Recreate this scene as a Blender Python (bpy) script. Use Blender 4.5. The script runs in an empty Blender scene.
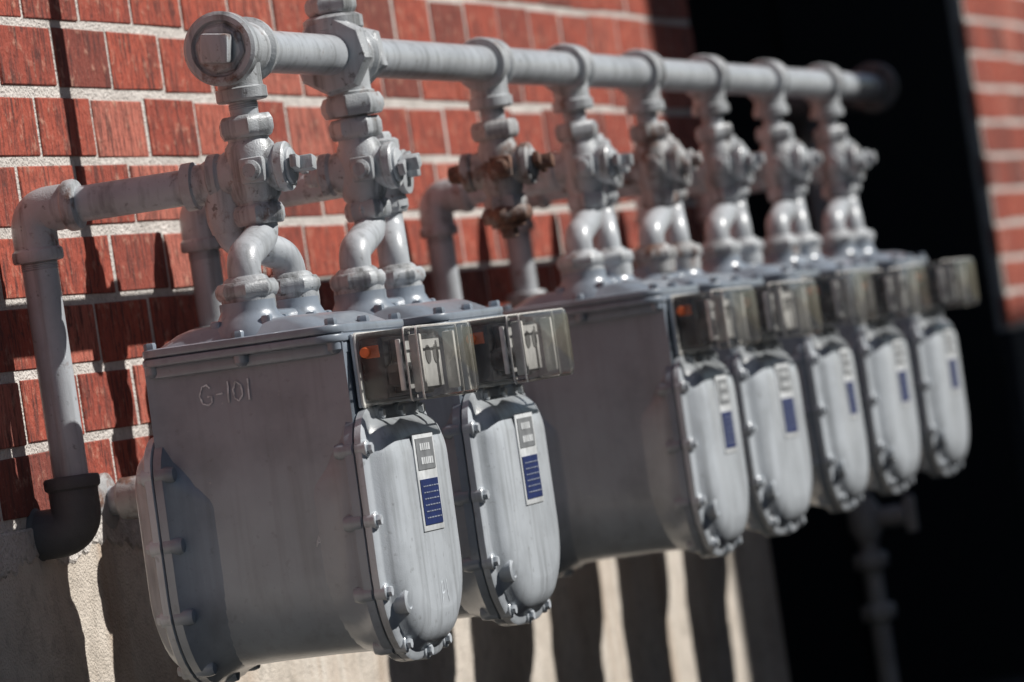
import bpy, bmesh, math, random
from mathutils import Vector, Matrix
random.seed(7)
V=Vector
scene=bpy.context.scene

# ------------------------------------------------------------------ materials
def newmat(name):
    m=bpy.data.materials.new(name); m.use_nodes=True
    nt=m.node_tree; nt.nodes.clear()
    out=nt.nodes.new('ShaderNodeOutputMaterial'); b=nt.nodes.new('ShaderNodeBsdfPrincipled')
    nt.links.new(b.outputs[0],out.inputs[0])
    return m,nt,b,out
def N(nt,t,**kw):
    n=nt.nodes.new(t)
    for k,v in kw.items(): setattr(n,k,v)
    return n
def noise(nt,vec,scale,detail=3,rough=.6):
    n=N(nt,'ShaderNodeTexNoise'); n.inputs['Scale'].default_value=scale
    n.inputs['Detail'].default_value=detail; n.inputs['Roughness'].default_value=rough
    if vec: nt.links.new(vec,n.inputs['Vector'])
    return n
def ramp(nt,fac,stops):
    r=N(nt,'ShaderNodeValToRGB'); e=r.color_ramp.elements
    e[0].position,e[0].color=stops[0][0],(*stops[0][1],1)
    e[1].position,e[1].color=stops[-1][0],(*stops[-1][1],1)
    for p,c in stops[1:-1]:
        x=e.new(p); x.color=(*c,1)
    nt.links.new(fac,r.inputs[0]); return r
def mix(nt,fac,a,b,mode='MIX'):
    m=N(nt,'ShaderNodeMix',data_type='RGBA',blend_type=mode)
    if isinstance(fac,(int,float)): m.inputs[0].default_value=fac
    else: nt.links.new(fac,m.inputs[0])
    for s,i in ((a,6),(b,7)):
        if isinstance(s,tuple): m.inputs[i].default_value=(*s,1)
        else: nt.links.new(s,m.inputs[i])
    return m.outputs[2]
def g(v): return (v,v,v)

def paint(name,base,rust=0.0,rough=.42,bump=.25,dirt=.5,flecks=.3,coat=0.0):
    m,nt,b,out=newmat(name)
    tc=N(nt,'ShaderNodeTexCoord'); oi=N(nt,'ShaderNodeObjectInfo')
    add=N(nt,'ShaderNodeVectorMath',operation='ADD')
    mul=N(nt,'ShaderNodeVectorMath',operation='SCALE'); mul.inputs[3].default_value=37.0
    comb=N(nt,'ShaderNodeCombineXYZ')
    for i in range(3): nt.links.new(oi.outputs['Random'],comb.inputs[i])
    nt.links.new(comb.outputs[0],mul.inputs[0]); nt.links.new(tc.outputs['Object'],add.inputs[0]); nt.links.new(mul.outputs[0],add.inputs[1])
    v=add.outputs[0]
    n1=noise(nt,v,11,4,.6); n2=noise(nt,v,95,3,.6); n3=noise(nt,v,600,1,.5)
    mp=N(nt,'ShaderNodeMapping'); mp.inputs['Scale'].default_value=(60,60,4); nt.links.new(v,mp.inputs[0])
    n4=noise(nt,mp.outputs[0],1,3,.6)
    lo=tuple(c*.76 for c in base); hi=tuple(min(1,c*1.12) for c in base)
    c=ramp(nt,n1.outputs[0],[(.3,lo),(.5,base),(.72,hi)]).outputs[0]
    dm=ramp(nt,n4.outputs[0],[(.50,g(0)),(.72,g(dirt))]).outputs[0]
    c=mix(nt,dm,c,(.085,.085,.08))
    sp=ramp(nt,n2.outputs[0],[(.28,g(.9*dirt)),(.37,g(0))]).outputs[0]
    c=mix(nt,sp,c,(.07,.06,.05))
    wh=ramp(nt,n2.outputs[0],[(.71,g(0)),(.75,g(flecks))]).outputs[0]
    c=mix(nt,wh,c,(.66,.67,.67))
    if rust>0:
        n5=noise(nt,v,26,5,.65)
        rm=ramp(nt,n5.outputs[0],[(.66-rust*.35,g(0)),(.76-rust*.35,g(.9))]).outputs[0]
        rc=ramp(nt,n2.outputs[0],[(.35,(.06,.028,.018)),(.6,(.19,.085,.05)),(.75,(.28,.16,.10))]).outputs[0]
        c=mix(nt,rm,c,rc)
    nt.links.new(c,b.inputs['Base Color'])
    rr=ramp(nt,n1.outputs[0],[(.3,g(rough+.12)),(.7,g(rough))]).outputs[0]
    nt.links.new(rr,b.inputs['Roughness'])
    b.inputs['Coat Weight'].default_value=coat; b.inputs['Coat Roughness'].default_value=.2
    ad=N(nt,'ShaderNodeMath',operation='ADD'); nt.links.new(n2.outputs[0],ad.inputs[0]); nt.links.new(n3.outputs[0],ad.inputs[1])
    bp=N(nt,'ShaderNodeBump'); bp.inputs['Strength'].default_value=bump; bp.inputs['Distance'].default_value=.0012
    nt.links.new(ad.outputs[0],bp.inputs['Height']); nt.links.new(bp.outputs[0],b.inputs['Normal'])
    return m
M_meter=paint('meter_paint',(.25,.29,.34),rough=.28,bump=.09,dirt=.22,flecks=.15,coat=.6)
M_cover=paint('cover_paint',(.52,.555,.59),rough=.28,bump=.15,dirt=.35,flecks=.5,coat=.35)
M_pipe=paint('pipe_paint',(.46,.485,.51),rough=.30,bump=.2,dirt=.5,rust=.06,coat=.25)
M_fit=paint('fitting_paint',(.45,.47,.485),rust=.16,rough=.34,bump=.45,dirt=.8,coat=.2)
M_fit2=paint('fitting_paint_worn',(.40,.40,.40),rust=.42,rough=.5,bump=.6,dirt=.8)
M_rust=paint('rusty_iron',(.26,.22,.20),rust=.75,rough=.65,bump=.7,dirt=.8)
M_dark=paint('dark_pipe',(.10,.105,.11),rough=.5,bump=.5,dirt=.5)
M_riser=paint('riser_paint',(.30,.31,.32),rough=.5,bump=.5,dirt=.5)

def simple(name,col,rough=.5,metal=0,var=.2):
    m,nt,b,out=newmat(name)
    tc=N(nt,'ShaderNodeTexCoord'); n=noise(nt,tc.outputs['Object'],60,2)
    c=ramp(nt,n.outputs[0],[(.3,tuple(x*(1-var) for x in col)),(.7,tuple(min(1,x*(1+var*.6)) for x in col))]).outputs[0]
    nt.links.new(c,b.inputs['Base Color']); b.inputs['Roughness'].default_value=rough; b.inputs['Metallic'].default_value=metal
    return m
M_black=simple('index_black',(.022,.022,.025),.35)
M_white=simple('label_white',(.66,.68,.69),.4)
M_lgrey=simple('label_grey',(.22,.23,.24),.4)
M_blue=simple('label_blue',(.02,.035,.13),.35)
M_ink=simple('ink',(.12,.12,.12),.5)
M_orange=simple('orange_plug',(.85,.18,.05),.5)
M_chalk=simple('chalk',(.62,.66,.70),.9,var=.6)
M_dial=simple('dial_face',(.50,.50,.49),.5)
M_line=simple('label_print',(.30,.33,.40),.5)

def plastic():
    m,nt,b,out=newmat('clear_plastic')
    b.inputs['Base Color'].default_value=(.66,.64,.60,1); b.inputs['Roughness'].default_value=.15
    tc=N(nt,'ShaderNodeTexCoord'); n=noise(nt,tc.outputs['Object'],28,5,.7)
    fr=N(nt,'ShaderNodeFresnel'); fr.inputs[0].default_value=1.4
    r=ramp(nt,n.outputs[0],[(.35,g(.03)),(.58,g(.10)),(.75,g(.30))])
    tr=N(nt,'ShaderNodeBsdfTransparent'); tr.inputs[0].default_value=(.97,.965,.95,1)
    gl=N(nt,'ShaderNodeBsdfGlossy'); gl.inputs['Roughness'].default_value=.06
    mx=N(nt,'ShaderNodeMixShader'); nt.links.new(r.outputs[0],mx.inputs[0]); nt.links.new(tr.outputs[0],mx.inputs[1]); nt.links.new(b.outputs[0],mx.inputs[2])
    m2=N(nt,'ShaderNodeMixShader'); nt.links.new(fr.outputs[0],m2.inputs[0]); nt.links.new(mx.outputs[0],m2.inputs[1]); nt.links.new(gl.outputs[0],m2.inputs[2])
    nt.links.new(m2.outputs[0],out.inputs[0])
    return m
M_clear=plastic()
M_frost=simple('cloudy_plastic_rim',(.70,.69,.66),.25)

def brickmat():
    m,nt,b,out=newmat('red_brick')
    tc=N(nt,'ShaderNodeTexCoord'); at=N(nt,'ShaderNodeVertexColor',layer_name='Col')
    sep=N(nt,'ShaderNodeSeparateColor'); nt.links.new(at.outputs[0],sep.inputs[0])
    base=ramp(nt,sep.outputs[0],[(0,(.19,.044,.03)),(.3,(.35,.064,.036)),(.75,(.43,.082,.044)),(1,(.52,.16,.11))]).outputs[0]
    mp=N(nt,'ShaderNodeMapping'); mp.inputs['Scale'].default_value=(120,120,18); nt.links.new(tc.outputs['Object'],mp.inputs[0])
    n1=noise(nt,mp.outputs[0],1,4,.7)
    n2=noise(nt,tc.outputs['Object'],40,5,.72); n4=noise(nt,tc.outputs['Object'],2.2,2,.6)
    c=mix(nt,ramp(nt,n1.outputs[0],[(.47,g(0)),(.63,g(.9))]).outputs[0],base,(.08,.023,.018))
    c=mix(nt,ramp(nt,n2.outputs[0],[(.55,g(0)),(.69,g(.65))]).outputs[0],c,(.60,.34,.24))
    c=mix(nt,ramp(nt,n2.outputs[0],[(.32,g(.9)),(.43,g(0))]).outputs[0],c,(.08,.026,.02))
    c=mix(nt,ramp(nt,n4.outputs[0],[(.5,g(0)),(.8,g(.3))]).outputs[0],c,(.2,.07,.05))
    nt.links.new(c,b.inputs['Base Color']); b.inputs['Roughness'].default_value=.8
    ad=N(nt,'ShaderNodeMath',operation='ADD'); nt.links.new(n1.outputs[0],ad.inputs[0]); nt.links.new(n2.outputs[0],ad.inputs[1])
    bp=N(nt,'ShaderNodeBump'); bp.inputs['Strength'].default_value=.9; bp.inputs['Distance'].default_value=.006
    nt.links.new(ad.outputs[0],bp.inputs['Height']); nt.links.new(bp.outputs[0],b.inputs['Normal'])
    return m
M_brick=brickmat()
def rough_mat(name,stops,scale,bump=.6,dist=.006,streak=None):
    m,nt,b,out=newmat(name); tc=N(nt,'ShaderNodeTexCoord'); o=tc.outputs['Object']
    n1=noise(nt,o,scale,5,.65); n2=noise(nt,o,scale*9,4,.65); n3=noise(nt,o,260,1)
    c=ramp(nt,n1.outputs[0],stops).outputs[0]
    c=mix(nt,ramp(nt,n2.outputs[0],[(.3,g(.45)),(.5,g(0))]).outputs[0],c,tuple(x*.45 for x in stops[0][1]))
    if streak:
        mp=N(nt,'ShaderNodeMapping'); mp.inputs['Scale'].default_value=(9,9,.8); nt.links.new(o,mp.inputs[0])
        n5=noise(nt,mp.outputs[0],1,5,.65)
        c=mix(nt,ramp(nt,n5.outputs[0],[(.52,g(0)),(.75,g(.75))]).outputs[0],c,streak)
    nt.links.new(c,b.inputs['Base Color']); b.inputs['Roughness'].default_value=.88
    ad=N(nt,'ShaderNodeMath',operation='ADD'); nt.links.new(n2.outputs[0],ad.inputs[0]); nt.links.new(n3.outputs[0],ad.inputs[1])
    bp=N(nt,'ShaderNodeBump'); bp.inputs['Strength'].default_value=bump; bp.inputs['Distance'].default_value=dist
    nt.links.new(ad.outputs[0],bp.inputs['Height']); nt.links.new(bp.outputs[0],b.inputs['Normal'])
    return m
M_mortar=rough_mat('mortar',[(.3,(.50,.46,.42)),(.7,(.76,.71,.66))],12,.8)
M_conc=rough_mat('concrete',[(.3,(.48,.42,.35)),(.5,(.64,.57,.49)),(.7,(.74,.68,.60))],4,.6,.006,(.40,.27,.17))
M_concd=rough_mat('foundation_painted_shade',[(.3,(.035,.035,.038)),(.7,(.06,.06,.062))],4)  # darkened concrete: shade on the far foundation is put into its colour
M_ground=rough_mat('asphalt',[(.3,(.035,.035,.036)),(.7,(.07,.07,.068))],3,.9,.012)
M_bounce=rough_mat('bounce_concrete',[(.3,(.20,.21,.22)),(.7,(.27,.285,.30))],2,.5,.004)
M_void=simple('shade_recess_black',(.012,.012,.014),.7)  # near-black lining of the added recess, shadow put into the colour
M_blocker_glass=simple('blocker_window_glass',(.03,.04,.05),.1)

# ------------------------------------------------------------------ mesh builder
class B:
    def __init__(s): s.v=[]; s.f=[]
    def add(s,vs,fs):
        o=len(s.v); s.v+= [V(p) for p in vs]; s.f+=[tuple(i+o for i in f) for f in fs]
    def obj(s,name,mat,parent=None,angle=35,mesh=False,smooth=True):
        me=bpy.data.meshes.new(name); me.from_pydata(s.v,[],s.f); me.update()
        bm=bmesh.new(); bm.from_mesh(me); bmesh.ops.recalc_face_normals(bm,faces=bm.faces); bm.to_mesh(me); bm.free()
        me.materials.append(mat)
        if smooth:
            for p in me.polygons: p.use_smooth=True
            try: me.set_sharp_from_angle(angle=math.radians(angle))
            except Exception: pass
        if mesh: return me
        return place(name,me,parent)
def place(name,me,parent=None,loc=None):
    ob=bpy.data.objects.new(name,me); scene.collection.objects.link(ob)
    if parent: ob.parent=parent
    if loc: ob.location=loc
    return ob
def empty(name,loc=(0,0,0)):
    e=bpy.data.objects.new(name,None); e.empty_display_size=.1; e.location=loc; scene.collection.objects.link(e); return e

def loft(b,loops,cap0=True,cap1=True):
    n=len(loops[0]); vs=[p for l in loops for p in l]; fs=[]
    for k in range(len(loops)-1):
        for i in range(n):
            j=(i+1)%n; fs.append((k*n+i,k*n+j,(k+1)*n+j,(k+1)*n+i))
    if cap0: fs.append(tuple(range(n)))
    if cap1: fs.append(tuple((len(loops)-1)*n+i for i in range(n)))
    b.add(vs,fs)
def frame(a):
    a=V(a).normalized(); t=V((0,0,1)) if abs(a.z)<.9 else V((1,0,0))
    u=a.cross(t).normalized(); w=a.cross(u).normalized(); return a,u,w
def lathe(b,prof,o,axis,seg=28,rot=0.0):
    a,u,w=frame(axis); o=V(o); loops=[]
    for r,t in prof:
        r=max(r,1e-4)
        loops.append([o+a*t+u*(r*math.cos(rot+2*math.pi*i/seg))+w*(r*math.sin(rot+2*math.pi*i/seg)) for i in range(seg)])
    loft(b,loops)
def hexn(b,o,axis,R,h,rot=0.3,seg=6):
    c=min(.12*R,.2*h)
    lathe(b,[(R*.86,-h/2-.0008),(R*.90,-h/2),(R,-h/2+c*1.6),(R,h/2-c*1.6),(R*.90,h/2),(R*.86,h/2+.0008)],o,axis,seg,rot)
def cyl(b,o,axis,r,h,seg=24,bev=.002):
    lathe(b,[(r-bev,-h/2),(r,-h/2+bev),(r,h/2-bev),(r-bev,h/2)],o,axis,seg)
def fillet(pts,R,n=9):
    pts=[V(p) for p in pts]; out=[pts[0]]
    for i in range(1,len(pts)-1):
        p=pts[i]; a=(pts[i-1]-p); c=(pts[i+1]-p); la,lc=a.length,c.length; a.normalize(); c.normalize()
        ang=a.angle(c); d=min(R/math.tan(ang/2),la*.49,lc*.49); r=d*math.tan(ang/2)
        bis=(a+c).normalized(); cen=p+bis*(r/math.sin(ang/2))
        s=p+a*d-cen; e=p+c*d-cen; tot=s.angle(e)
        for k in range(n+1):
            t=k/n; q=(s*math.sin((1-t)*tot)+e*math.sin(t*tot))/math.sin(tot); out.append(cen+q)
    out.append(pts[-1]); return out
def sweep(b,pts,r,seg=24):
    pts=[V(p) for p in pts]; T=[]
    for i in range(len(pts)):
        d=(pts[min(i+1,len(pts)-1)]-pts[max(i-1,0)]).normalized(); T.append(d)
    a,u,w=frame(T[0]); loops=[]
    for i,p in enumerate(pts):
        u=(u-T[i]*u.dot(T[i])).normalized(); w=T[i].cross(u)
        rr=r(i/(len(pts)-1)) if callable(r) else r
        loops.append([p+u*(rr*math.cos(2*math.pi*k/seg))+w*(rr*math.sin(2*math.pi*k/seg)) for k in range(seg)])
    loft(b,loops)
def rbox(b,c,s,bev=.003,rot=None,seg=2):
    bm=bmesh.new(); bmesh.ops.create_cube(bm,size=1)
    for v in bm.verts: v.co=V((v.co.x*s[0],v.co.y*s[1],v.co.z*s[2]))
    if bev>0: bmesh.ops.bevel(bm,geom=bm.edges[:],offset=bev,segments=seg,profile=.5,affect='EDGES')
    if rot: bmesh.ops.transform(bm,matrix=rot,verts=bm.verts)
    bm.verts.index_update()
    b.add([v.co+V(c) for v in bm.verts],[tuple(v.index for v in f.verts) for f in bm.faces]); bm.free()
def rr(hw,z0,z1,rt,rb,y,n=8,cx=0):
    rt=max(min(rt,hw,(z1-z0)/2),.001); rb=max(min(rb,hw,(z1-z0)/2),.001); P=[]
    for cxs,cz,r,a0 in ((1,z0+rb,rb,-90),(1,z1-rt,rt,0),(-1,z1-rt,rt,90),(-1,z0+rb,rb,180)):
        for k in range(n+1):
            a=math.radians(a0+90*k/n); P.append(V((cx+cxs*(hw-r)+r*math.cos(a),y,cz+r*math.sin(a))))
    return P
def elbow(b,c,da,db,r,R=None):
    """fitting at corner c, openings toward da and db"""
    c=V(c); da=V(da).normalized(); db=V(db).normalized(); R=R or r*1.9; L=R+.004
    fr=r*1.26
    sweep(b,fillet([c+da*L,c,c+db*L],R,10),fr)
    for d in (da,db):
        lathe(b,[(fr,-.001),(fr*1.12,.002),(fr*1.14,.005),(fr*1.14,.012),(fr*1.08,.015),(r*1.02,.016)],c+d*L,d)
def threads(b,o,axis,r,n=5,p=.0022):
    prof=[(r-.001,0)]
    for k in range(n): prof+=[(r+.0002,p*(k+.25)),(r+.0012,p*(k+.5)),(r+.0002,p*(k+.75))]
    prof.append((r-.001,p*n)); lathe(b,prof,o,axis,24)

# ------------------------------------------------------------------ gas meter meshes (origin: deck top centre, front = -Y)
def build_meter():
    out={}
    b=B()
    L=[]
    for y,i in ((.118,0),(.09,.004),(.03,.0055),(-.03,.0055),(-.09,.004),(-.118,0)):
        L.append(rr(.128-i,-.378+i,-.006,.012,.10,y,10))
    loft(b,L)
    for s in (1,-1):
        L=[rr(.1215,-.366,-.150,.04,.095,s*.050,10),rr(.1265,-.374,-.130,.045,.10,s*.078,10),rr(.137,-.382,-.110,.05,.105,s*.100,10),
           rr(.1455,-.388,-.099,.05,.108,s*.109,10),rr(.1455,-.388,-.099,.05,.108,s*.1185,10),rr(.143,-.385,-.102,.05,.106,s*.1195,10)]
        loft(b,L)
    def deck(hw,hd,z0,z1,r,bv):
        def lp(z,i):
            q=rr(hw-i,-(hd-i),hd-i,r,r,0,7); return [V((p.x,p.z,z)) for p in q]
        loft(b,[lp(z0,bv),lp(z0+bv*.5,bv*.15),lp(z0+bv,0),lp(z1-bv,0),lp(z1-bv*.4,bv*.2),lp(z1,bv)])
    deck(.134,.1195,-.034,-.019,.022,.003)
    deck(.147,.1215,-.020,-.0105,.03,.0025)
    deck(.146,.1205,-.0100,.0005,.03,.003)
    def slope(hw0,hd0,z0,hw1,hd1,z1):
        a=[V((p.x,p.z,z0)) for p in rr(hw0,-hd0,hd0,.03,.03,0,7)]; c=[V((p.x,p.z,z1)) for p in rr(hw1,-hd1,hd1,.03,.03,0,7)]
        m=[(p*.35+q*.65)+V((0,0,.002)) for p,q in zip(a,c)]
        loft(b,[a,m,c])
    slope(.132,.108,-.001,.118,.07,.017)
    for x in (-.085,.085):
        lathe(b,[(.05,.0),(.047,.012),(.036,.022),(.032,.03),(.032,.04)],(x,0,0),(0,0,1))
        for a in range(4):
            q=math.radians(45+90*a); rbox(b,(x+.043*math.cos(q),.043*math.sin(q),.012),(.012,.012,.02),.003)
    rbox(b,(0,0,.02),(.10,.035,.018),.006)
    def dl(x,y):
        hexn(b,(x,y,.003),(0,0,1),.0072,.008)
        lathe(b,[(.0085,0),(.0085,-.010),(.005,-.014),(.001,-.015)],(x,y,-.018),(0,0,1),14)
    for x in (-.128,0,.128):
        for y in (-.108,.108): dl(x,y)
    for x in (-.135,.135): dl(x,0)
    ring=[V(p) for p in rr(.139,-.381,-.106,.05,.103,0,10)]; per=[0]
    for i in range(len(ring)): per.append(per[-1]+(ring[(i+1)%len(ring)]-ring[i]).length)
    def at(fr):
        d=fr*per[-1]
        for i in range(len(ring)):
            if per[i+1]>=d:
                t=(d-per[i])/max(1e-9,per[i+1]-per[i]); return ring[i].lerp(ring[(i+1)%len(ring)],t)
    pos=[at((k+.45)/12) for k in range(12)]
    for p in pos:
        for s in (1,-1):
            lathe(b,[(.0098,.1175),(.0098,.102),(.008,.096),(.002,.094)],(p.x,0,p.z),(0,s,0),16)
    out['body']=(b,M_meter)
    b=B()
    for s in (1,-1):
        prof=[(.002,.1205),(0,.1215),(0,.129),(.0035,.1315),(.0095,.1325),(.0125,.1345),(.0175,.142),(.0245,.149),(.036,.1545),(.052,.157),(.054,.1572)]
        loft(b,[rr(.1465-i,-.389+i,-.098-i,.05-i*.6,.108-i*.8,s*y,10) for i,y in prof])
        for p in pos:
            lathe(b,[(.0102,.121),(.0102,.1335),(.0092,.1345)],(p.x,0,p.z),(0,s,0),18)
            hexn(b,(p.x,s*.1365,p.z),(0,s,0),.0066,.005,rot=random.random())
    lathe(b,[(.015,.13),(.014,.149),(.010,.151),(.009,.147)],(-.110,0,-.318),(0,-1,0),22)
    out['diaphragm_covers']=(b,M_cover)
    b=B()
    rbox(b,(0,-.1125,-.054),(.19,.016,.070),.004)
    rbox(b,(0,-.1240,-.055),(.224,.004,.084),.0015)
    out['index_bracket']=(b,M_cover)
    b=B()
    rbox(b,(0,-.141,-.055),(.190,.028,.070),.003)
    rbox(b,(.006,-.161,-.055),(.160,.012,.062),.003)
    cyl(b,(-.055,-.164,-.065),(1,0,0),.014,.07)
    out['index_mechanism']=(b,M_black)
    b=B()
    rbox(b,(.012,-.1692,-.055),(.140,.003,.056),.001)
    out['dial_plate']=(b,M_dial)
    b=B()
    for k in range(4): cyl(b,(-.036+k*.032,-.1712,-.046),(0,1,0),.011,.001,20,.0002)
    out['dials']=(b,M_ink)
    b=B()
    cyl(b,(-.1120,-.1385,-.036),(1,0,0),.0062,.005,16,.001)
    rbox(b,(-.0965,-.142,-.036),(.002,.016,.014),.0005)
    out['seal_plug']=(b,M_orange)
    b=B()
    def lp(hw,z0,z1,y): return rr(hw,z0,z1,.007,.007,y,4)
    loft(b,[lp(.110,-.096,-.014,-.1262),lp(.110,-.096,-.014,-.200),lp(.109,-.095,-.015,-.2035),lp(.105,-.091,-.019,-.2055)],cap0=False)
    out['index_window']=(b,M_clear)
    b=B()
    def ringb(y0,y1,o,i):
        A=[lp(.110+o,-.096-o,-.014+o,y0),lp(.110+o,-.096-o,-.014+o,y1),lp(.110-i,-.096+i,-.014-i,y1),lp(.110-i,-.096+i,-.014-i,y0)]
        loft(b,A+[A[0]],False,False)
    ringb(-.1262,-.1285,.002,.003); ringb(-.184,-.1855,.0012,.001); ringb(-.1985,-.2005,.0008,.001)
    for x in (-.1125,.1125):
        rbox(b,(x,-.178,-.055),(.004,.006,.058),.0012)
    for x in (-.07,.07):
        rbox(b,(x,-.186,-.055),(.008,.014,.066),.002)
    out['index_window_rim']=(b,M_frost)
    b=B(); rbox(b,(.002,-.1580,-.19),(.084,.0016,.112),.0006); out['label_plate']=(b,M_white)
    b=B(); rbox(b,(.002,-.1592,-.158),(.070,.0010,.036),0); out['label_header']=(b,M_lgrey)
    b=B(); rbox(b,(.002,-.1592,-.213),(.072,.0010,.052),0); out['label_blue']=(b,M_blue)
    b=B()
    for k in range(6):
        x=-.028
        while x<.030:
            w=random.uniform(.003,.011); rbox(b,(.002+x+w/2,-.1600,-.195-k*.0072),(w,.0006,.0013),0); x+=w+.003
    out['label_text']=(b,M_line)
    b=B()
    for k in range(2):
        x=-.022
        while x<.020:
            w=random.uniform(.004,.008); rbox(b,(.002+x+w/2,-.1600,-.150-k*.016),(w,.0006,.008),0); x+=w+.002
    out['label_header_text']=(b,M_white)
    return out
parts={k:bb.obj('meter_'+k,m,mesh=True) for k,(bb,m) in build_meter().items()}

K=.32; ZM=1.348; ZD=1.016
TX=[5.764,6.206,6.867,7.321,7.770,8.225,8.690,9.165]
meters=[0,1,3,4,5,6,7]
def chalk(strokes,org,ux,uz,nrm,h,parent,name,w=.0010):
    """hand-drawn strokes; 2D units scaled by h"""
    b=B(); org,ux,uz,nrm=V(org),V(ux),V(uz),V(nrm)
    for s in strokes:
        pts=[]
        for i in range(len(s)-1):
            for k in range(4):
                t=k/4; pts.append((s[i][0]*(1-t)+s[i+1][0]*t+random.uniform(-.015,.015),s[i][1]*(1-t)+s[i+1][1]*t+random.uniform(-.015,.015)))
        pts.append(s[-1]); P=[org+ux*(p[0]*h)+uz*(p[1]*h) for p in pts]
        vs=[];fs=[]
        for i,p in enumerate(P):
            d=(P[min(i+1,len(P)-1)]-P[max(i-1,0)]).normalized(); q=d.cross(nrm)*w*random.uniform(.5,1.2)
            vs+=[p+q,p-q]
            if i: fs.append((2*i-2,2*i-1,2*i+1,2*i))
        b.add(vs,fs)
    b.obj(name,M_chalk,parent,smooth=False)
G=[(.55,.8),(.4,.98),(.15,.9),(.0,.5),(.12,.1),(.4,.0),(.58,.15),(.6,.42),(.38,.42)]
G101=[G,[(.8,.45),(1.15,.5)],[(1.45,1.0),(1.4,.0)],[(1.85,.95),(1.68,.6),(1.7,.2),(1.9,.02),(2.12,.3),(2.1,.75),(1.85,.95)],[(2.45,1.02),(2.42,.02)]]
for n,i in enumerate(meters):
    e=empty('gas_meter' if n==0 else 'gas_meter.%03d'%n,(TX[i]-.004-(.008 if n==0 else 0),-K+(0 if n<2 else random.uniform(-.008,.008)),ZD+(0 if n<2 else random.uniform(-.008,.006))))
    e.rotation_euler=(random.uniform(-.012,.012),random.uniform(-.014,.014),random.uniform(-.05,.05) if n else 0)
    for k,me in parts.items(): place(k,me,e)
    if n==0:
        chalk(G101,(-.1252,.058,-.071),(0,-1,0),(0,0,1),(-1,0,0),.024,e,'chalk_number')
        chalk([[(0,0),(.3,1),(.6,0)],[(.15,.4),(.5,.4)]],(-.1233,-.055,-.245),(0,-1,0),(0,0,1),(-1,0,0),.012,e,'chalk_mark')
        chalk([[(0,0),(.1,.9),(.5,1),(.6,.5),(.1,.4)],[(.9,1),(1.0,0)]],(.0,-.1577,-.33),(1,0,0),(0,0,1),(0,-1,0),.026,e,'chalk_tick')
    if n==1:
        chalk([[(0,0),(.1,1),(.6,.8),(.1,.5),(.7,0)]],(-.1238,-.06,-.22),(0,-1,0),(0,0,1),(-1,0,0),.013,e,'chalk_mark')

# ------------------------------------------------------------------ manifold
man=empty('gas_pipe_manifold',(0,0,0))
b=B(); sweep(b,[(5.745,-K,ZM),(9.62,-K,ZM)],.025,32)
sweep(b,fillet([(TX[1]-.03,-K,ZM+.03),(TX[1]-.03,-K,2.25),(TX[1]-.03,.05,2.25)],.06),.019)
for i,x in enumerate(TX):
    sweep(b,[(x,-K,ZM-.03),(x,-K,ZM-.10)],.0165,24)
    threads(b,(x,-K,ZM-.063),(0,0,-1),.0165,3)
b.obj('header_pipe',M_pipe,man)
b=B()
def tee(b,x,R,w):
    lathe(b,[(.026,-w-.001),(R*1.02,-w),(R*1.08,-w+.004),(R*1.08,-w+.012),(R*.93,-w+.017),(R*.90,0),(R*.93,w-.017),(R*1.08,w-.012),(R*1.08,w-.004),(R*1.02,w),(.026,w+.001)],(x,-K,ZM),(1,0,0),36)
    lathe(b,[(.027,-.01),(.026,-.038),(.0265,-.044),(.030,-.046),(.030,-.058),(.028,-.060),(.017,-.061)],(x,-K,ZM),(0,0,1),28)
for i,x in enumerate(TX):
    if i==0:
        tee(b,x,.036,.05)
    elif i==1:
        tee(b,x,.035,.034)
        hexn(b,(x-.052,-K,ZM),(1,0,0),.050,.026,rot=.2,seg=8); hexn(b,(x+.04,-K,ZM),(1,0,0),.044,.022,rot=.4)
        lathe(b,[(.03,0),(.034,.02),(.034,.03),(.037,.032),(.037,.046),(.03,.05),(.02,.051)],(x-.03,-K,ZM),(0,0,1))
        hexn(b,(x-.03,-K,ZM+.062),(0,0,1),.032,.02)
        hexn(b,(x,-K,ZM-.062),(0,0,1),.040,.024,rot=.1,seg=8)
    else: tee(b,x,.034,.028)
x0=TX[0]-.05
lathe(b,[(.040,.012),(.043,.008),(.043,-.008),(.039,-.011),(.033,-.011),(.031,-.004)],(x0,-K,ZM),(1,0,0),36)
hexn(b,(x0-.004,-K,ZM),(1,0,0),.030,.012,seg=8)
rbox(b,(x0-.018,-K,ZM),(.024,.034,.034),.004,Matrix.Rotation(.15,4,'X'))
b.obj('tees_and_unions',M_fit,man)
b=B()
XR=9.90
lathe(b,[(.044,-.012),(.048,-.008),(.048,.008),(.044,.012)],(9.64,-K,ZM),(1,0,0),32)
for k in range(6):
    a=k*math.pi/3; hexn(b,(9.625,-K+.036*math.cos(a),ZM+.036*math.sin(a)),(1,0,0),.008,.014)
elbow(b,(9.72,-K,ZM),(-1,0,0),(0,1,0),.024)
elbow(b,(9.72,-.13,ZM),(0,-1,0),(1,0,0),.024)
elbow(b,(XR,-.13,ZM),(-1,0,0),(0,0,-1),.024)
sweep(b,[(9.65,-K,ZM),(9.69,-K,ZM)],.024); sweep(b,[(9.72,-K+.05,ZM),(9.72,-.17,ZM)],.024); sweep(b,[(9.75,-.13,ZM),(XR-.04,-.13,ZM)],.024); b.obj('service_run',M_dark,man)

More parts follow.
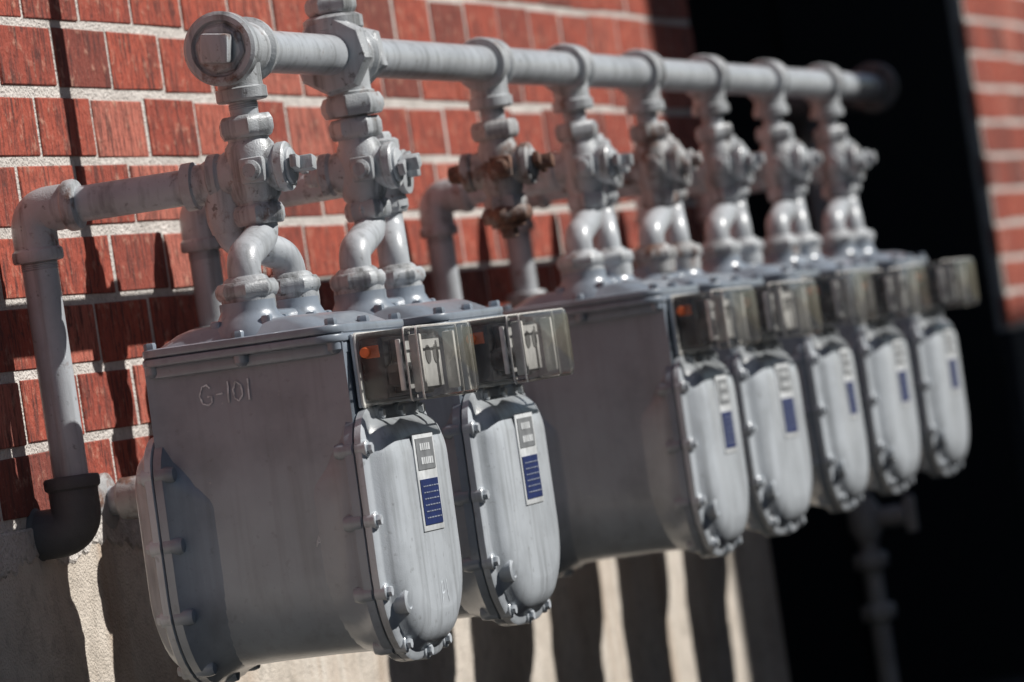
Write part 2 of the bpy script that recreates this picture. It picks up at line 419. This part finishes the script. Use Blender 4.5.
# ------------------------------------------------------------------ shut-off valves
def valve(i):
    x=TX[i]; zc=ZM-.142
    e=empty('gas_shutoff_valve' if i==0 else 'gas_shutoff_valve.%03d'%i,(x,-K,zc))
    s=1.06 if i==0 else 1.0
    b=B()
    hexn(b,(0,0,.052),(0,0,1),.033*s,.024,rot=random.random())
    lathe(b,[(.024,.045),(.024,.036),(.027*s,.030),(.030*s,.012),(.030*s,-.012),(.027*s,-.030),(.024,-.036),(.024,-.046)],(0,0,0),(0,0,1))
    hexn(b,(0,0,-.05),(0,0,1),.030*s,.022,rot=random.random())
    lathe(b,[(.018,-.05),(.021,-.048),(.024,-.036),(.026*s,-.03),(.026*s,.03),(.024,.036),(.027,.040),(.027,.050),(.024,.052)],(0,0,0),(0,1,0))
    lathe(b,[(.027,-.045),(.029,-.043),(.029,-.034),(.027,-.032)],(0,0,0),(0,1,0),28)
    m=[M_fit,M_fit,M_fit2,M_fit,M_fit2,M_fit,M_fit,M_fit][i]
    b.obj('valve_body',m,e)
    b=B()
    r=Matrix.Rotation(random.uniform(-.5,.5),4,'Y')
    rbox(b,(0,-.062,0),(.017,.026,.017),.002,r)
    rbox(b,(0,-.056,0),(.046,.009,.016),.002,r)
    cyl(b,(0,.058,0),(0,1,0),.013,.012); hexn(b,(0,.067,0),(0,1,0),.012,.01)
    rbox(b,(-.032,-.01,.0),(.014,.03,.03),.004); lathe(b,[(.012,0),(.012,.014),(.008,.017)],(-.03,-.01,0),(-1,0,0),16)
    b.obj('plug_head',m if i!=2 else M_rust,e)
    if i==2:
        b=B(); hexn(b,(0,0,-.064),(0,0,1),.036,.020,rot=.5); lathe(b,[(.022,-.05),(.024,-.080),(.016,-.082)],(0,0,0),(0,0,1)); rbox(b,(0,0,-.088),(.020,.020,.016),.003)
        b.obj('pipe_plug',M_rust,e)
for i in range(8): valve(i)

# ------------------------------------------------------------------ swivels + outlet piping per meter
for n,i in enumerate(meters):
    x=TX[i]; e=empty('meter_connection_pipe' if n==0 else 'meter_connection_pipe.%03d'%n)
    b=B(); f=B()
    zb=ZM-.198; zt=ZD+.066
    xi,xo=x-.089,x+.081
    sweep(b,fillet([(x,-K,zb+.01),(x,-K,zb-.018),(xi,-K,zt+.024),(xi,-K,zt-.012)],.05,10),.0195)
    ox,oy=(x+.004,-K+.040) if n==0 else (x+.115,-K+.01)
    sweep(b,fillet([(ox,oy,zb+.02),(ox,oy,zb-.016),(xo,-K,zt+.024),(xo,-K,zt-.012)],.05,10),.0195)
    for q in (xi,xo):
        hexn(f,(q,-K,zt-.012),(0,0,1),.0365,.018,rot=random.random(),seg=8)
        lathe(f,[(.031,0),(.031,-.012),(.03,-.02)],(q,-K,zt-.020),(0,0,1))
        lathe(f,[(.028,0),(.025,.005),(.021,.008)],(q,-K,zt-.004),(0,0,1))
    hexn(f,(x,-K,zb+.006),(0,0,1),.028,.016,rot=random.random())
    zp=ZM-.148
    if n==0:
        lathe(f,[(.020,-.06),(.024,-.045),(.024,.022),(.018,.026)],(ox,oy,zp),(0,0,1))
        lathe(f,[(.024,0),(.024,.030),(.028,.032),(.028,.044),(.02,.046)],(ox,oy,zp),(0,1,0))
    else:
        hexn(f,(ox,oy,zb+.012),(0,0,1),.029,.020,rot=random.random())
        lathe(f,[(.024,-.045),(.028,-.042),(.028,-.030),(.025,-.026),(.025,.026),(.028,.03),(.028,.042),(.024,.045)],(ox,oy,zp),(0,0,1))
        hexn(f,(ox,oy,zp+.046),(0,0,1),.020,.014)
        lathe(f,[(.025,0),(.025,.034),(.029,.036),(.029,.048),(.02,.049)],(ox,oy,zp),(0,1,0))
        lathe(f,[(.024,0),(.024,.024),(.028,.026),(.028,.034),(.018,.036)],(ox,oy,zp),(0,-1,0)); rbox(f,(ox,oy-.042,zp),(.016,.016,.016),.002)
    px=5.744 if n==0 else ox+.035
    wy=-.052
    r=.021 if n==0 else .02
    sweep(b,[(ox,oy+.03,zp),(px,wy-.03,zp)],r)
    elbow(f,(px,wy,zp),(0,-1,0),(0,0,-1),r)
    threads(b,(px,wy,zp-.06),(0,0,-1),r,4)
    zl=.826 if n==0 else .985+random.uniform(-.01,.01)
    sweep(b,[(px,wy,zp-.03),(px,wy,zl+.03)],r)
    b.obj('pipe',M_pipe,e); f.obj('fittings',M_fit if n!=3 else M_fit2,e)
    d=B()
    elbow(d,(px,wy,zl),(0,0,1),(0,1,0),r*1.1); sweep(d,[(px,wy+.02,zl),(px,.03,zl)],r*1.1)
    d.obj('wall_elbow',M_dark if n==0 else M_fit,e)

# stub behind first meter
e=empty('gas_pipe_stub'); b=B()
sweep(b,[(5.99,.02,.85),(5.99,-.15,.85)],.018); b.obj('pipe',M_pipe,e)
b=B(); lathe(b,[(.024,-.03),(.026,-.028),(.026,.02),(.022,.024)],(5.99,-.045,.85),(0,1,0)); elbow(b,(5.99,-.16,.85),(0,1,0),(0,0,1),.018)
lathe(b,[(.035,0),(.035,-.006),(.028,-.01)],(5.99,-.0,.85),(0,1,0)); b.obj('fittings',M_fit2,e)
# service riser
e=empty('gas_service_riser'); b=B()
sweep(b,[(XR,-.13,-.05),(XR,-.13,ZM-.04)],.019); b.obj('pipe',M_riser,e)
b=B()
for z in (.36,.46,.62): hexn(b,(XR,-.13,z),(0,0,1),.034,.03)
lathe(b,[(.022,-.04),(.032,-.02),(.032,.02),(.022,.04)],(XR,-.13,.54),(0,0,1)); cyl(b,(XR,-.17,.54),(0,1,0),.02,.08); rbox(b,(XR,-.22,.54),(.02,.02,.07),.003)
b.obj('riser_valve',M_riser,e)

# ------------------------------------------------------------------ brick building (wall with an added black recess that deepens the shadow)
bld=empty('brick_building')
H,Lb,mj=.0845,.2035,.0120
zbase=.838; XA,XB=9.60,12.64
cols=[]
b=B()
rows=int((3.3-zbase)/H)
for rI in range(rows):
    off=(rI%2)*Lb/2+random.uniform(-.008,.008)
    for cI in range(0,86):
        x0_=3.0+off+cI*Lb+mj/2+random.uniform(-.002,.002); x1_=x0_+Lb-mj+random.uniform(-.003,.002)
        z0_=zbase+rI*H+mj+random.uniform(-.0022,.002); z1_=z0_+H-mj+random.uniform(-.0025,.0018)
        if x1_>XA and x0_<XB and z0_<3.0:
            if x0_<XA-.03: x1_=XA
            elif x1_>XB+.03: x0_=XB
            else: continue
        y=random.uniform(-.0022,-.0008); c=.0014
        ty=random.uniform(-.0006,.0006)
        j=[(random.uniform(-.001,.001),random.uniform(-.001,.001)) for _ in range(4)]
        o=[(x0_,z0_),(x1_,z0_),(x1_,z1_),(x0_,z1_)]; o=[(p[0],p[1]+q[1]) for p,q in zip(o,j)]
        cc=[(x0_+c,z0_+c),(x1_-c,z0_+c),(x1_-c,z1_-c),(x0_+c,z1_-c)]; cc=[(p[0],p[1]+q[1]) for p,q in zip(cc,j)]
        vs=[(p[0],.016,p[1]) for p in o]+[(p[0],y+c,p[1]) for p in o]+[(p[0],y+(ty if k in(0,3) else -ty),p[1]) for k,p in enumerate(cc)]
        fs=[(8,9,10,11)]+[(k,(k+1)%4,4+(k+1)%4,4+k) for k in range(4)]+[(4+k,4+(k+1)%4,8+(k+1)%4,8+k) for k in range(4)]
        b.add(vs,fs); t=random.random(); cols+=[t]*9
me=b.obj('bricks',M_brick,mesh=True,smooth=False)
ca=me.color_attributes.new('Col','FLOAT_COLOR','CORNER')
for p in me.polygons:
    t=cols[p.index]
    for li in p.loop_indices: ca.data[li].color=(t,t,t,1)
place('bricks',me,bld)
def slab(name,m,x0,x1,y0,y1,z0,z1,bv=0):
    b=B(); rbox(b,((x0+x1)/2,(y0+y1)/2,(z0+z1)/2),(x1-x0,y1-y0,z1-z0),bv); b.obj(name,m,bld,smooth=False)
ym=.0008
slab('mortar_core',M_mortar,2.9,XA,ym,.40,zbase-.002,3.31); slab('mortar_core_far',M_mortar,XB,20.6,ym,.40,zbase-.002,3.31)
slab('mortar_over_recess',M_mortar,XA+.001,XB-.001,ym,.40,3.02,3.31)
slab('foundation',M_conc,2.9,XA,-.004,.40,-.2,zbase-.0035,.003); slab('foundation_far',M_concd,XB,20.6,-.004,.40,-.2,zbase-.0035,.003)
b=B(); vs=[];fs=[]; n=0; x=3.0; lo=.03
while x<XA-.02:
    lo=min(.05,max(.006,lo+random.uniform(-.010,.010))); vs+=[(x,-.0045,zbase-.001),(x,-.0065,zbase-.004),(x,-.0065,zbase-lo),(x,-.0042,zbase-lo-.003)]
    if n:
        o=4*(n-1)
        for k in range(3): fs.append((o+k,o+k+4,o+k+5,o+k+1))
    n+=1; x+=random.uniform(.006,.014)
b.add(vs,fs); b.obj('mortar_smear',M_mortar,bld,smooth=False)
slab('shade_recess_back',M_void,XA-.3,XB+.3,.95,1.05,-.1,3.2)
slab('shade_recess_side',M_void,XA-.31,XA-.002,.401,.949,-.1,3.2); slab('shade_recess_side_far',M_void,XB+.002,XB+.31,.401,.949,-.1,3.2)
slab('shade_recess_ceiling',M_void,XA-.3,XB+.3,.402,.949,3.205,3.3)
slab('shade_recess_jamb',M_void,XA+.0005,XA+.03,.03,.45,-.1,3.015); slab('shade_recess_jamb_far',M_void,XB-.03,XB-.0005,.03,.45,-.1,3.015)
slab('coping',M_conc,2.8,20.7,-.05,.45,3.315,3.41,.01)

# ground
b=B(); b.add([(-60,-60,0),(80,-60,0),(80,60,0),(-60,60,0)],[(0,1,2,3)]); b.obj('ground',M_ground,smooth=False)
b=B(); rbox(b,(-7.1,-4.51,.006),(23,8.98,.20),.01); b.obj('bounce_pavement',M_bounce,smooth=False)  # unseen paving added to bounce sunlight onto the meter sides

# added light blockers, out of frame; the tall part throws the broad shadow
AZ=math.radians(-18); EL=math.radians(40)
blocker=empty('light_blocker')
sh=math.tan(AZ)
xl=9.25-5.6*sh; xr=12.66-5*sh
b=B(); rbox(b,((xl+xr)/2,-5.3,4.3),(xr-xl,.6,8.6),.02); rbox(b,((xr+20)/2+.002,-6.5,2.65),(20-xr,3.0,5.30),.02)  # tall slab sized to the wall shadow; wing shades the far foundation
rbox(b,((3.6+xl)/2-.002,-5.35,2.2),(xl-3.6,.7,4.4),.02)  # low unseen slab added to cut sky fill on the wall
m2=rough_mat('blocker_dark',[(.3,(.055,.055,.06)),(.7,(.09,.09,.095))],6); b.obj('blocker_slabs',m2,blocker,smooth=False)
b=B()
for k in range(2): rbox(b,(15.6+k*2.0,-4.998,2.2),(.9,.03,1.3),.005)
for k in range(3): rbox(b,(5.6+k*2.1,-4.998,2.2),(.9,.03,1.3),.005)
b.obj('blocker_windows',M_blocker_glass,blocker,smooth=False)

# ------------------------------------------------------------------ light
w=bpy.data.worlds.new('World'); scene.world=w; w.use_nodes=True; nt=w.node_tree
bg=nt.nodes['Background']; sky=nt.nodes.new('ShaderNodeTexSky'); sky.sky_type='NISHITA'; sky.sun_disc=False
sky.sun_elevation=EL
ld=V((math.sin(AZ)*math.cos(EL),math.cos(AZ)*math.cos(EL),-math.sin(EL)))
toS=-ld; sky.sun_rotation=math.atan2(toS.x,toS.y)
nt.links.new(sky.outputs[0],bg.inputs[0]); bg.inputs[1].default_value=.05
su=bpy.data.lights.new('sun','SUN'); su.energy=5.0; su.angle=math.radians(.5); su.color=(1,.975,.935)
so=bpy.data.objects.new('sun',su); scene.collection.objects.link(so); so.rotation_euler=ld.to_track_quat('-Z','Y').to_euler(); so.location=(0,-6,6)

# ------------------------------------------------------------------ camera
th=math.radians(15); pit=math.radians(.175); rho=math.radians(8.53)
f=V((math.cos(th)*math.cos(pit),math.sin(th)*math.cos(pit),math.sin(pit)))
r=V((math.sin(th),-math.cos(th),0)); up=r.cross(f)
cx=r*math.cos(rho)-up*math.sin(rho); cy=r*math.sin(rho)+up*math.cos(rho)
cam=bpy.data.cameras.new('camera'); co=bpy.data.objects.new('camera',cam); scene.collection.objects.link(co)
Mx=Matrix((cx,cy,-f)).transposed().to_4x4(); Mx.translation=V((0,-2.14,.95)); co.matrix_world=Mx
cam.sensor_width=36; cam.lens=184.2; cam.clip_end=500; cam.clip_start=.1
cam.dof.use_dof=True; cam.dof.focus_distance=6.0; cam.dof.aperture_fstop=6.3
scene.camera=co
scene.view_settings.view_transform='Standard'; scene.view_settings.look='None'; scene.view_settings.exposure=0
